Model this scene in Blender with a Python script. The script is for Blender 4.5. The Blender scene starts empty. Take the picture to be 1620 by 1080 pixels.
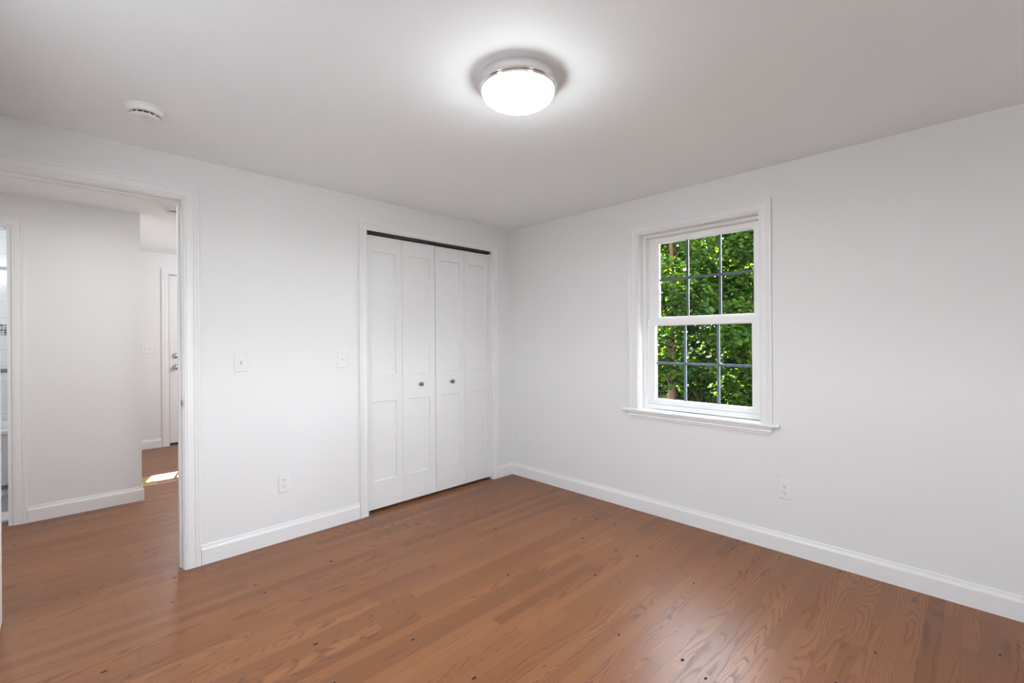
import bpy, bmesh, math, random
import numpy as np
from mathutils import Vector, Matrix
S = bpy.context.scene
COL = S.collection
PI = math.pi

# ------------------------------------------------------------------ camera, sky, sun, daylight, exposure
YAW, ROLL, FPX, SHY = 0.7941321722939413, -0.006843655207027282, 724.4727514, -2.7345787
cam = bpy.data.cameras.new('camera')
cam.sensor_fit = 'HORIZONTAL'; cam.sensor_width = 36.0
cam.lens = FPX / 1620 * 36.0
cam.shift_y = SHY / 1620
cam.clip_start = 0.02; cam.clip_end = 400
camo = bpy.data.objects.new('camera', cam); COL.objects.link(camo)
fwd = Vector((math.cos(YAW), math.sin(YAW), 0)); r0 = Vector((math.sin(YAW), -math.cos(YAW), 0)); u0 = Vector((0, 0, 1))
rgt = math.cos(ROLL)*r0 + math.sin(ROLL)*u0
up = -math.sin(ROLL)*r0 + math.cos(ROLL)*u0
M = Matrix((rgt, up, -fwd)).transposed().to_4x4()
M.translation = Vector((-3.0303697, -3.0890180, 1.2617537))
camo.matrix_world = M
S.camera = camo

w = bpy.data.worlds.new('sky'); S.world = w; w.use_nodes = True
nt = w.node_tree; nt.nodes.clear()
wo = nt.nodes.new('ShaderNodeOutputWorld'); bg = nt.nodes.new('ShaderNodeBackground')
tc = nt.nodes.new('ShaderNodeTexCoord'); sp = nt.nodes.new('ShaderNodeSeparateXYZ'); rp = nt.nodes.new('ShaderNodeValToRGB')
nt.links.new(tc.outputs['Generated'], sp.inputs[0]); nt.links.new(sp.outputs['Z'], rp.inputs[0])
rp.color_ramp.elements[0].position = 0.0; rp.color_ramp.elements[0].color = (0.95, 0.97, 0.995, 1)
rp.color_ramp.elements[1].position = 0.9; rp.color_ramp.elements[1].color = (0.74, 0.84, 1.0, 1)
nt.links.new(rp.outputs[0], bg.inputs[0]); bg.inputs[1].default_value = 20.0
nt.links.new(bg.outputs[0], wo.inputs[0])

def lamp(name, kind, loc, direction, energy, color=(1, 1, 1), **kw):
    l = bpy.data.lights.new(name, kind); l.energy = energy; l.color = color
    for k, v in kw.items(): setattr(l, k, v)
    o = bpy.data.objects.new(name, l); COL.objects.link(o); o.location = loc
    o.rotation_euler = Vector(direction).to_track_quat('-Z', 'Y').to_euler()
    return o
SUN_TRAVEL = Vector((-0.30, -0.95, -1.07))
lamp('sun', 'SUN', (3, 12, 12), SUN_TRAVEL, 210.0, (1.0, 0.94, 0.82), angle=0.009)
# skylight enters through the window in view and through two added ones behind the camera
def portal(name, loc, direction, sx, sy):      # guides sky sampling through a window opening, emits nothing itself
    o = lamp(name, 'AREA', loc, direction, 1, shape='RECTANGLE', size=sx, size_y=sy); o.data.cycles.is_portal = True
portal('west_window_portal', (-3.66, -1.58, 1.45), (1, 0, 0), 0.42, 1.10)
portal('south_window_portal', (-2.40, -5.21, 1.45), (0, 1, 0), 0.90, 1.20)
portal('window_portal', (0.16, -1.75, 1.39), (-1, 0, 0), 0.90, 1.34)
# hall ceiling lamp, then added fill lights without fixtures in entry and bathroom
lamp('hall_lamp', 'AREA', (-2.80, 0.52, 2.26), (0, 0, -1), 10.5, (1.0, 0.975, 0.92), shape='DISK', size=0.3)
lamp('entry_fill', 'POINT', (-0.9, 2.3, 1.98), (0, 0, -1), 52, (0.96, 0.985, 1.0), shadow_soft_size=0.12)
lamp('bathroom_fill', 'POINT', (-3.5, 2.3, 2.02), (0, 0, -1), 11, (0.985, 0.99, 1.0), shadow_soft_size=0.12)
LAMP_STRENGTH = 90.0
vs = S.view_settings
vs.view_transform = 'Standard'; vs.look = 'None'; vs.gamma = 1.0; vs.use_curve_mapping = False
vs.exposure = 0.13
S.cycles.use_denoising = True
S.cycles.max_bounces = 14; S.cycles.diffuse_bounces = 8; S.cycles.glossy_bounces = 6
S.cycles.transparent_max_bounces = 16; S.cycles.transmission_bounces = 8
S.cycles.sample_clamp_indirect = 6.0

# ------------------------------------------------------------------ materials
MATS = {}
def mat(name, color, rough=0.5, metal=0.0, spec=0.5, bump=None, var=0.0):
    m = bpy.data.materials.new(name); m.use_nodes = True
    n = m.node_tree.nodes; L = m.node_tree.links; b = n['Principled BSDF']
    b.inputs['Base Color'].default_value = (*color, 1); b.inputs['Roughness'].default_value = rough
    b.inputs['Metallic'].default_value = metal; b.inputs['Specular IOR Level'].default_value = spec
    if bump or var:
        t = n.new('ShaderNodeTexCoord'); no = n.new('ShaderNodeTexNoise')
        no.inputs['Scale'].default_value = (bump or (60, 0))[0]; no.inputs['Detail'].default_value = 3
        L.new(t.outputs['Object'], no.inputs['Vector'])
        if bump:
            bp = n.new('ShaderNodeBump'); bp.inputs['Strength'].default_value = bump[1]; bp.inputs['Distance'].default_value = 0.001
            L.new(no.outputs['Fac'], bp.inputs['Height']); L.new(bp.outputs[0], b.inputs['Normal'])
        if var:
            mx = n.new('ShaderNodeMix'); mx.data_type = 'RGBA'
            mx.inputs[6].default_value = (*[c*(1-var) for c in color], 1); mx.inputs[7].default_value = (*[min(1, c*(1+var)) for c in color], 1)
            L.new(no.outputs['Fac'], mx.inputs[0]); L.new(mx.outputs[2], b.inputs['Base Color'])
    MATS[name] = m; return m
wall_m = mat('wall_paint', (0.785, 0.793, 0.80), 0.55, spec=0.3, bump=(220, 0.06))
ceil_m = mat('ceiling_paint', (0.885, 0.925, 0.955), 0.7, spec=0.2, bump=(180, 0.06))
trim_m = mat('trim_paint', (0.82, 0.828, 0.836), 0.32, spec=0.45, bump=(90, 0.02))
door_m = mat('door_paint', (0.80, 0.81, 0.82), 0.38, spec=0.45, bump=(140, 0.03))
vinyl_m = mat('window_vinyl', (0.88, 0.885, 0.89), 0.35)
plastic_m = mat('white_plastic', (0.80, 0.805, 0.81), 0.3, bump=(100, 0.01))
smoke_m = mat('detector_plastic', (0.83, 0.83, 0.82), 0.45, bump=(100, 0.01))
gloss_m = mat('film_covered_plastic', (0.82, 0.82, 0.82), 0.12, bump=(55, 0.8))
dark_m = mat('dark_slot', (0.015, 0.015, 0.015), 0.6, var=0.1)
track_m = mat('track_metal', (0.045, 0.045, 0.047), 0.6, metal=0.3, var=0.1)
knob_m = mat('knob_pewter', (0.16, 0.16, 0.165), 0.38, metal=0.85, bump=(200, 0.1))
chrome_m = mat('chrome', (0.86, 0.86, 0.87), 0.06, metal=1.0, var=0.02)
nickel_m = mat('satin_nickel', (0.55, 0.54, 0.53), 0.22, metal=1.0, var=0.05)
brass_m = mat('register_brass', (0.62, 0.47, 0.22), 0.4, metal=0.5, var=0.1)
backlit_grille_m = mat('backlit_grille', (0.075, 0.095, 0.125), 0.45, var=0.1)  # slate colour stands in for the backlit shade on the bars
rubber_m = mat('black_sweep', (0.02, 0.02, 0.022), 0.6, var=0.1)
grey_tile_m = mat('grey_tile_strip', (0.22, 0.22, 0.22), 0.3, var=0.1)
tub_m = mat('tub_acrylic', (0.80, 0.81, 0.82), 0.2, var=0.02)
marble_m = mat('threshold_marble', (0.82, 0.82, 0.81), 0.25, var=0.06)
bark_m = mat('bark', (0.055, 0.023, 0.009), 0.85, bump=(14, 1.0), var=0.45)
siding_m = mat('exterior_siding', (0.55, 0.56, 0.56), 0.6, var=0.04)

class NT:
    """small helper to wire math nodes"""
    def __init__(s, m): s.n = m.node_tree.nodes; s.L = m.node_tree.links
    def put(s, sock, v):
        if isinstance(v, (int, float)): sock.default_value = v
        elif isinstance(v, tuple): sock.default_value = v
        else: s.L.new(v, sock)
    def m(s, op, a, b=None, c=None, clamp=False):
        x = s.n.new('ShaderNodeMath'); x.operation = op; x.use_clamp = clamp
        s.put(x.inputs[0], a)
        if b is not None: s.put(x.inputs[1], b)
        if c is not None: s.put(x.inputs[2], c)
        return x.outputs[0]
    def xyz(s, a, b, c):
        x = s.n.new('ShaderNodeCombineXYZ'); s.put(x.inputs[0], a); s.put(x.inputs[1], b); s.put(x.inputs[2], c); return x.outputs[0]
    def noise(s, v, scale=1.0, detail=2.0, rough=0.5):
        x = s.n.new('ShaderNodeTexNoise'); s.L.new(v, x.inputs['Vector']); x.inputs['Scale'].default_value = scale
        x.inputs['Detail'].default_value = detail; x.inputs['Roughness'].default_value = rough; return x.outputs['Fac']
    def white(s, v):
        x = s.n.new('ShaderNodeTexWhiteNoise'); x.noise_dimensions = '3D'; s.L.new(v, x.inputs['Vector']); return x
    def ramp(s, f, stops):
        x = s.n.new('ShaderNodeValToRGB'); s.L.new(f, x.inputs[0]); e = x.color_ramp.elements
        while len(e) < len(stops): e.new(0.5)
        for el, (p, c) in zip(e, stops):
            el.position = p; el.color = (*c, 1) if len(c) == 3 else c
        return x.outputs[0]
    def mix(s, f, a, b, mode='MIX'):
        x = s.n.new('ShaderNodeMix'); x.data_type = 'RGBA'; x.blend_type = mode
        s.put(x.inputs[0], f); s.put(x.inputs[6], a); s.put(x.inputs[7], b); return x.outputs[2]
    def smooth(s, v, a, b):
        x = s.n.new('ShaderNodeMapRange'); x.interpolation_type = 'SMOOTHSTEP'
        s.put(x.inputs[0], v); x.inputs[1].default_value = a; x.inputs[2].default_value = b; return x.outputs[0]

def glass_mat():
    m = bpy.data.materials.new('window_glass'); m.use_nodes = True
    n = m.node_tree.nodes; L = m.node_tree.links; n.clear()
    o = n.new('ShaderNodeOutputMaterial'); mx = n.new('ShaderNodeMixShader'); t = n.new('ShaderNodeBsdfTransparent'); g = n.new('ShaderNodeBsdfGlossy')
    f = n.new('ShaderNodeFresnel'); f.inputs[0].default_value = 1.3
    t.inputs[0].default_value = (0.95, 0.97, 0.965, 1); g.inputs['Roughness'].default_value = 0.01
    L.new(f.outputs[0], mx.inputs[0]); L.new(t.outputs[0], mx.inputs[1]); L.new(g.outputs[0], mx.inputs[2]); L.new(mx.outputs[0], o.inputs[0])
    return m
glass_m = glass_mat()

def diffuser_mat():
    m = bpy.data.materials.new('lit_diffuser_glass'); m.use_nodes = True
    b = m.node_tree.nodes['Principled BSDF']
    b.inputs['Base Color'].default_value = (0.9, 0.9, 0.9, 1); b.inputs['Roughness'].default_value = 0.25
    b.inputs['Emission Color'].default_value = (0.94, 0.975, 0.995, 1); k = NT(m); g = k.n.new('ShaderNodeNewGeometry'); sp = k.n.new('ShaderNodeSeparateXYZ'); k.L.new(g.outputs['Normal'], sp.inputs[0])
    k.L.new(k.m('MULTIPLY', k.m('MULTIPLY_ADD', k.smooth(k.m('ABSOLUTE', sp.outputs[2]), 0.12, 0.98), 0.87, 0.13), LAMP_STRENGTH), b.inputs['Emission Strength'])
    return m
diff_m = diffuser_mat()

def oak_floor():
    m = bpy.data.materials.new('oak_strip_floor'); m.use_nodes = True
    k = NT(m); b = k.n['Principled BSDF']
    t = k.n.new('ShaderNodeTexCoord'); sp = k.n.new('ShaderNodeSeparateXYZ'); k.L.new(t.outputs['Object'], sp.inputs[0])
    X, Y = sp.outputs[0], sp.outputs[1]
    W = 0.0572
    ry = k.m('DIVIDE', Y, W); row = k.m('FLOOR', ry); v = k.m('SUBTRACT', ry, row)
    rw = k.white(k.xyz(row, 3.7, 0.5)); r1 = rw.outputs['Value']
    rsp = k.n.new('ShaderNodeSeparateColor'); k.L.new(rw.outputs['Color'], rsp.inputs[0])
    plen = k.m('MULTIPLY_ADD', rsp.outputs[1], 0.7, 0.65)
    ux = k.m('ADD', k.m('DIVIDE', X, plen), k.m('MULTIPLY', r1, 17.0)); colm = k.m('FLOOR', ux); u = k.m('SUBTRACT', ux, colm)
    idn = k.white(k.xyz(row, colm, 1.3)); isp = k.n.new('ShaderNodeSeparateColor'); k.L.new(idn.outputs['Color'], isp.inputs[0])
    A, B_, C_ = isp.outputs[0], isp.outputs[1], isp.outputs[2]
    off = k.m('MULTIPLY', A, 41.0); off2 = k.m('MULTIPLY', B_, 23.0)
    # knots: sparse points
    kv = k.xyz(k.m('MULTIPLY', X, 3.1), k.m('MULTIPLY', Y, 6.0), 0.0)
    vo = k.n.new('ShaderNodeTexVoronoi'); vo.voronoi_dimensions = '2D'; k.L.new(kv, vo.inputs['Vector']); vo.inputs['Scale'].default_value = 1.0
    vs_ = k.n.new('ShaderNodeSeparateColor'); k.L.new(vo.outputs['Color'], vs_.inputs[0])
    kd = vo.outputs['Distance']
    kwob = k.m('ADD', kd, k.m('MULTIPLY', k.m('SUBTRACT', k.noise(k.xyz(k.m('MULTIPLY', X, 60), k.m('MULTIPLY', Y, 60), 0.0)), 0.5), 0.02))
    krad = k.m('MULTIPLY', k.smooth(vs_.outputs[0], 0.42, 1.0), 0.040)
    knot = k.smooth(k.m('SUBTRACT', krad, kwob), 0.0, 0.012)
    khalo = k.m('MULTIPLY', k.smooth(k.m('SUBTRACT', k.m('MULTIPLY', krad, 3.5), kd), 0.0, 0.10), 1.0)
    # growth-ring field: contour lines of a stretched noise give cathedral figure
    gx = k.m('ADD', k.m('MULTIPLY', X, 1.15), off); gy = k.m('ADD', k.m('MULTIPLY', Y, 7.5), off2)
    f1 = k.noise(k.xyz(gx, gy, off), 1.0, 0.6, 0.4)
    wob = k.noise(k.xyz(k.m('MULTIPLY', X, 9.0), k.m('MULTIPLY', Y, 48.0), off), 1.0, 2.0)
    field = k.m('ADD', f1, k.m('MULTIPLY', wob, 0.045))
    field = k.m('ADD', field, k.m('MULTIPLY', khalo, 0.14))
    field = k.m('ADD', field, k.m('MULTIPLY', v, k.m('MULTIPLY_ADD', C_, 0.75, -0.15)))
    dens = k.m('MULTIPLY_ADD', B_, 18.0, 13.0)
    ring = k.m('FRACT', k.m('MULTIPLY', field, dens))
    line = k.m('MULTIPLY', k.smooth(ring, 0.50, 0.93), k.m('SUBTRACT', 1.0, k.smooth(ring, 0.93, 1.0)))
    pore = k.noise(k.xyz(k.m('ADD', k.m('MULTIPLY', X, 22.0), off), k.m('MULTIPLY', Y, 620.0), off2), 1.0, 2.0, 0.6)
    poref = k.smooth(pore, 0.50, 0.72)
    fine = k.noise(k.xyz(k.m('ADD', k.m('MULTIPLY', X, 5.0), off), k.m('MULTIPLY', Y, 160.0), off2), 1.0, 3.0, 0.6)
    streak = k.smooth(k.noise(k.xyz(k.m('ADD', k.m('MULTIPLY', X, 3.0), off2), k.m('MULTIPLY', Y, 45.0), off), 1.0, 3.0, 0.6), 0.66, 0.80)
    base = k.ramp(A, [(0.0, (0.176, 0.062, 0.020)), (0.28, (0.214, 0.079, 0.026)), (0.6, (0.242, 0.091, 0.030)), (1.0, (0.292, 0.117, 0.042))])
    hue = k.mix(k.m('MULTIPLY', C_, 0.30), base, (0.275, 0.128, 0.054, 1))
    c = k.mix(k.m('MULTIPLY', fine, 0.30), hue, (0.15, 0.056, 0.024, 1))
    c = k.mix(k.m('MULTIPLY', line, k.m('MULTIPLY', k.m('MULTIPLY_ADD', poref, 0.30, 0.62), k.m('MULTIPLY_ADD', isp.outputs[1], 0.5, 0.5))), c, (0.092, 0.037, 0.018, 1))
    c = k.mix(k.m('MULTIPLY', poref, 0.22), c, (0.120, 0.052, 0.030, 1))
    c = k.mix(k.m('MULTIPLY', streak, k.m('MULTIPLY_ADD', C_, 0.55, 0.15)), c, (0.075, 0.033, 0.020, 1))
    c = k.mix(k.m('MULTIPLY', khalo, 0.30), c, (0.200, 0.085, 0.045, 1))
    c = k.mix(knot, c, (0.016, 0.008, 0.006, 1))
    ge = k.m('MINIMUM', v, k.m('SUBTRACT', 1.0, v)); gap1 = k.m('SUBTRACT', 1.0, k.smooth(ge, 0.004, 0.022))
    ue = k.m('MULTIPLY', k.m('MINIMUM', u, k.m('SUBTRACT', 1.0, u)), plen); gap2 = k.m('SUBTRACT', 1.0, k.smooth(ue, 0.0003, 0.0014))
    gap = k.m('MAXIMUM', k.m('MULTIPLY', gap1, 0.38), k.m('MULTIPLY', gap2, 0.6))
    c = k.mix(gap, c, (0.075, 0.032, 0.018, 1))
    k.L.new(c, b.inputs['Base Color'])
    b.inputs['Roughness'].default_value = 0.36
    rr = k.m('MAXIMUM', k.m('MULTIPLY_ADD', line, 0.08, 0.34), k.m('MULTIPLY', knot, 0.8)); k.L.new(rr, b.inputs['Roughness'])
    b.inputs['Specular IOR Level'].default_value = 0.36
    bp = k.n.new('ShaderNodeBump'); bp.inputs['Strength'].default_value = 0.25; bp.inputs['Distance'].default_value = 0.0006
    k.L.new(k.m('SUBTRACT', 1.0, k.m('MAXIMUM', gap, k.m('MULTIPLY', poref, 0.25))), bp.inputs['Height']); k.L.new(bp.outputs[0], b.inputs['Normal'])
    return m
oak_m = oak_floor()

def plank_vinyl():
    m = bpy.data.materials.new('grey_vinyl_floor'); m.use_nodes = True; k = NT(m); b = k.n['Principled BSDF']
    t = k.n.new('ShaderNodeTexCoord'); mp = k.n.new('ShaderNodeMapping'); k.L.new(t.outputs['Object'], mp.inputs[0]); mp.inputs['Scale'].default_value = (3, 40, 1)
    k.L.new(k.ramp(k.noise(mp.outputs[0], 1.0, 4.0), [(0.3, (0.20, 0.20, 0.205)), (0.7, (0.42, 0.42, 0.425))]), b.inputs['Base Color'])
    b.inputs['Roughness'].default_value = 0.4; return m
vinyl_floor_m = plank_vinyl()

def wall_tile():
    m = bpy.data.materials.new('white_wall_tile'); m.use_nodes = True; k = NT(m); b = k.n['Principled BSDF']
    t = k.n.new('ShaderNodeTexCoord'); sp = k.n.new('ShaderNodeSeparateXYZ'); k.L.new(t.outputs['Object'], sp.inputs[0])
    br = k.n.new('ShaderNodeTexBrick'); k.L.new(k.xyz(sp.outputs[0], sp.outputs[2], 0.0), br.inputs['Vector'])
    br.inputs['Scale'].default_value = 1.0; br.inputs['Brick Width'].default_value = 0.30; br.inputs['Row Height'].default_value = 0.15; br.inputs['Mortar Size'].default_value = 0.002
    br.inputs['Color1'].default_value = (0.80, 0.81, 0.81, 1); br.inputs['Color2'].default_value = (0.77, 0.78, 0.785, 1); br.inputs['Mortar'].default_value = (0.6, 0.6, 0.6, 1)
    k.L.new(br.outputs['Color'], b.inputs['Base Color']); b.inputs['Roughness'].default_value = 0.2; return m
tile_m = wall_tile()
def mosaic():
    m = bpy.data.materials.new('mosaic_tile'); m.use_nodes = True; k = NT(m); b = k.n['Principled BSDF']
    t = k.n.new('ShaderNodeTexCoord'); sp = k.n.new('ShaderNodeSeparateXYZ'); k.L.new(t.outputs['Object'], sp.inputs[0])
    P = 0.0225
    a = k.m('DIVIDE', sp.outputs[0], P); c = k.m('DIVIDE', sp.outputs[2], P); fa, fc = k.m('FLOOR', a), k.m('FLOOR', c)
    wn = k.white(k.xyz(fa, fc, 0.0)).outputs['Value']
    ea = k.m('ABSOLUTE', k.m('SUBTRACT', k.m('SUBTRACT', a, fa), 0.5)); ec = k.m('ABSOLUTE', k.m('SUBTRACT', k.m('SUBTRACT', c, fc), 0.5))
    g = k.m('GREATER_THAN', k.m('MAXIMUM', ea, ec), 0.40)
    k.L.new(k.mix(g, k.ramp(wn, [(0, (0.10, 0.10, 0.10)), (0.5, (0.24, 0.24, 0.24)), (1, (0.48, 0.48, 0.48))]), (0.75, 0.75, 0.75, 1)), b.inputs['Base Color'])
    b.inputs['Roughness'].default_value = 0.15; return m
mosaic_m = mosaic()

def leaf_mat(name, dark, mid, light, trans):
    m = bpy.data.materials.new(name); m.use_nodes = True; k = NT(m); k.n.clear()
    g = k.n.new('ShaderNodeNewGeometry')
    c = k.ramp(g.outputs['Random Per Island'], [(0.0, dark), (0.55, mid), (1.0, light)])
    o = k.n.new('ShaderNodeOutputMaterial'); d = k.n.new('ShaderNodeBsdfPrincipled'); tr = k.n.new('ShaderNodeBsdfTranslucent'); mx = k.n.new('ShaderNodeMixShader')
    k.L.new(c, d.inputs['Base Color']); d.inputs['Roughness'].default_value = 0.5; d.inputs['Specular IOR Level'].default_value = 0.08
    tcol = k.mix(1.0, c, (1.9, 1.75, 0.55, 1), 'MULTIPLY'); k.L.new(tcol, tr.inputs[0])
    mx.inputs[0].default_value = trans
    k.L.new(d.outputs[0], mx.inputs[1]); k.L.new(tr.outputs[0], mx.inputs[2]); k.L.new(mx.outputs[0], o.inputs[0])
    return m
leaf_a = leaf_mat('maple_leaf', (0.006, 0.021, 0.005), (0.016, 0.044, 0.0055), (0.050, 0.080, 0.007), 0.60)
leaf_b = leaf_mat('deep_green_leaf', (0.0042, 0.015, 0.0072), (0.0075, 0.025, 0.009), (0.015, 0.038, 0.010), 0.50)

def lawn_mat():
    m = bpy.data.materials.new('lawn'); m.use_nodes = True; k = NT(m); b = k.n['Principled BSDF']
    t = k.n.new('ShaderNodeTexCoord')
    k.L.new(k.ramp(k.noise(t.outputs['Object'], 2.2, 6.0, 0.7), [(0.3, (0.004, 0.006, 0.0024)), (0.55, (0.010, 0.014, 0.004)), (0.8, (0.020, 0.019, 0.009))]), b.inputs['Base Color'])
    b.inputs['Roughness'].default_value = 0.9; b.inputs['Specular IOR Level'].default_value = 0.05; return m
lawn_m = lawn_mat()

# ------------------------------------------------------------------ mesh helpers
class MB:
    def __init__(s): s.v = []; s.f = []; s.sm = []
    def add(s, vs, fs, smooth=False):
        o = len(s.v); s.v += [tuple(p) for p in vs]; s.f += [[i+o for i in f] for f in fs]; s.sm += [smooth]*len(fs)
    def box(s, a, b, fn=None):
        x0, y0, z0 = a; x1, y1, z1 = b
        vs = [(x0,y0,z0),(x1,y0,z0),(x1,y1,z0),(x0,y1,z0),(x0,y0,z1),(x1,y0,z1),(x1,y1,z1),(x0,y1,z1)]
        if fn: vs = [fn(*p) for p in vs]
        s.add(vs, [(0,3,2,1),(4,5,6,7),(0,1,5,4),(1,2,6,5),(2,3,7,6),(3,0,4,7)]); return s
    def strips(s, rows, closed=False, smooth=False, caps=False):
        """rows of equal-length point lists, joined by quads"""
        n = len(rows[0]); vs = [p for r in rows for p in r]; fs = []
        m = len(rows)
        for i in range(m if closed else m-1):
            j = (i+1) % m
            for q in range(n-1): fs.append((i*n+q, i*n+q+1, j*n+q+1, j*n+q))
        s.add(vs, fs, smooth)
        if caps:
            s.add([r[0] for r in rows], [tuple(range(m))]); s.add([r[-1] for r in rows], [tuple(range(m))[::-1]])
        return s
    def lathe(s, prof, origin=(0,0,0), ax='z', seg=48, fn=None, smooth=True):
        rings = []
        for r, h in prof:
            ring = []
            for i in range(seg+1):
                a = 2*PI*i/seg; p = (r*math.cos(a), r*math.sin(a), h)
                p = fn(*p) if fn else (p[0]+origin[0], p[1]+origin[1], p[2]+origin[2])
                ring.append(p)
            rings.append(ring)
        return s.strips(rings, smooth=smooth)
    def tube(s, pts, radii, seg=10):
        rings = []
        for i, p in enumerate(pts):
            p = Vector(p); d = (Vector(pts[min(i+1, len(pts)-1)]) - Vector(pts[max(i-1, 0)])).normalized()
            a = d.cross(Vector((0.3, 1, 0.1))).normalized(); b = d.cross(a)
            rings.append([tuple(p + radii[i]*(math.cos(2*PI*q/seg)*a + math.sin(2*PI*q/seg)*b)) for q in range(seg+1)])
        return s.strips(rings, smooth=True)
    def build(s, name, m, parent=None, bevel=0.0, weld=True, kind=None, loc=None):
        me = bpy.data.meshes.new(name)
        me.from_pydata(s.v, [], s.f); me.polygons.foreach_set('use_smooth', s.sm); me.materials.append(m)
        if weld:
            bm = bmesh.new(); bm.from_mesh(me); bmesh.ops.remove_doubles(bm, verts=bm.verts, dist=1e-5)
            bmesh.ops.recalc_face_normals(bm, faces=bm.faces); bm.to_mesh(me); bm.free()
        o = bpy.data.objects.new(name, me); COL.objects.link(o)
        if parent is not None:
            o.parent = parent; o.matrix_parent_inverse = Matrix.Translation(-parent.location)
        if bevel:
            md = o.modifiers.new('bevel', 'BEVEL'); md.width = bevel; md.segments = 2; md.limit_method = 'ANGLE'; md.angle_limit = 0.6
        if kind: o['kind'] = kind
        return o
def empty(name, loc, label=None, cat=None, group=None, kind=None):
    o = bpy.data.objects.new(name, None); o.empty_display_size = 0.05; COL.objects.link(o); o.location = loc
    return tag(o, label, cat, group, kind)
def tag(o, label=None, cat=None, group=None, kind=None):
    if label: o['label'] = label
    if cat: o['category'] = cat
    if group: o['group'] = group
    if kind: o['kind'] = kind
    return o
STRUCT = 'structure'
# plane maps: (s along the wall, t up, d out of the wall into the room)
def on_left(s, t, d): return (s, -d, t)
def on_right(s, t, d): return (-d, s, t)
def on_hall(s, t, d): return (s, 1.605-d, t)
def on_entry(s, t, d): return (s, 3.80-d, t)

CASE = [(0,0),(0,.010),(.05,.0115),(.10,.0115),(.12,.009),(.16,.009),(.18,.0125),(.50,.0135),(.56,.0135),(.58,.0115),(.64,.0115),(.66,.0150),(.78,.0165),(.80,.0140),(.85,.0140),(.87,.0170),(.97,.0170),(1,.0155),(1,0)]
def casing(name, fn, a0, a1, z0, zt, wl, wt, wr, parent):
    """three-sided mitred casing; a0/a1 inner side edges, zt inner head edge"""
    b = MB(); sg = 1 if a1 > a0 else -1
    rows = []
    for u, d in CASE:
        rows.append([fn(a0-sg*u*wl, z0, d), fn(a0-sg*u*wl, zt+u*wt, d), fn(a1+sg*u*wr, zt+u*wt, d), fn(a1+sg*u*wr, z0, d)])
    b.strips(rows, caps=True)
    return b.build(name, trim_m, parent)
BASEP = [(0,0),(.0135,0),(.014,.083),(.0125,.088),(.0085,.094),(.0085,.097),(.0055,.099),(.005,.108),(.003,.111),(0,.111)]
def baseboard(name, fn, s0, s1, m0=0, m1=0):
    """m0/m1: mitre slope at the ends (+1 outside corner grows, -1 inside corner shrinks with depth)"""
    b = MB(); sg = 1 if s1 > s0 else -1
    b.strips([[fn(s0-sg*m0*d, t, d), fn(s1+sg*m1*d, t, d)] for d, t in BASEP], caps=True)
    return b.build(name, trim_m, None, kind=STRUCT)

# ------------------------------------------------------------------ room shell
H = 2.29
T = 0.115
EY = 3.80
# bedroom + hall + entry share the oak floor
b = MB(); b.box((-3.65, -5.2, -0.12), (0.15, 0.0, 0.0)); b.box((-4.4, 0.0, -0.12), (1.6, 1.72, 0.0)); b.box((-2.6, 1.72, -0.12), (1.6, 4.0, 0.0))
floor = b.build('floor', oak_m, kind=STRUCT)
b = MB(); b.box((-4.4, 1.72, -0.12), (-2.6, 4.0, 0.0)); b.build('floor_bathroom', vinyl_floor_m, kind=STRUCT)
# ceiling
b = MB(); b.box((-3.65, -5.2, H), (0.15, 1.72, H+0.2)); b.box((-4.4, 0.0, H), (-3.65, 4.0, H+0.2)); b.box((0.15, 0.0, H), (1.6, 1.72, H+0.2))
b.add([(-3.65,1.72,H),(1.6,1.72,H),(1.6,4.0,H+.047),(-3.65,4.0,H+.047),(-3.65,1.72,H+.2),(1.6,1.72,H+.2),(1.6,4.0,H+.2),(-3.65,4.0,H+.2)],
      [(0,3,2,1),(4,5,6,7),(0,1,5,4),(1,2,6,5),(2,3,7,6),(3,0,4,7)])
b.build('ceiling', ceil_m, kind=STRUCT)
# left wall with doorway and closet opening
b = MB()
b.box((-4.4, 0, 0), (-3.29, T, H)); b.box((-3.29, 0, 2.07), (-2.535, T, H)); b.box((-2.535, 0, 0), (-1.478, T, H))
b.box((-1.478, 0, 2.075), (-0.236, T, H)); b.box((-0.236, 0, 0), (1.6, T, H))
b.build('wall_left', wall_m, kind=STRUCT)
# right wall with the window opening
WY0, WY1 = -1.30, -2.19
b = MB()
b.box((0, WY0, 0), (0.15, 0, H)); b.box((0, WY1, 2.055), (0.15, WY0, H)); b.box((0, WY1, 0), (0.15, WY0, 0.725)); b.box((0, -5.2, 0), (0.15, WY1, H))
b.build('wall_right', wall_m, kind=STRUCT)
# walls behind the camera; west and back walls have openings for the two added windows
b = MB()
b.box((-3.65, -5.2, 0), (-2.85, -5.05, H)); b.box((-1.95, -5.2, 0), (0.0, -5.05, H)); b.box((-2.85, -5.2, 0), (-1.95, -5.05, .85)); b.box((-2.85, -5.2, 2.05), (-1.95, -5.05, H))
b.build('wall_back', wall_m, kind=STRUCT)
b = MB(); b.box((-3.65, -5.05, 0), (-3.5, -1.79, H)); b.box((-3.65, -1.37, 0), (-3.5, 0, H)); b.box((-3.65, -1.79, 0), (-3.5, -1.37, .9)); b.box((-3.65, -1.79, 2.0), (-3.5, -1.37, H)); b.build('wall_west', wall_m, kind=STRUCT)
# closet interior
b = MB(); b.box((-1.95, 0.72, 0), (0.15, 0.80, H)); b.box((-1.95, T, 0), (-1.87, 0.72, H)); b.box((0.07, T, 0), (0.15, 0.72, H))
b.build('wall_closet', wall_m, kind=STRUCT)
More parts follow.
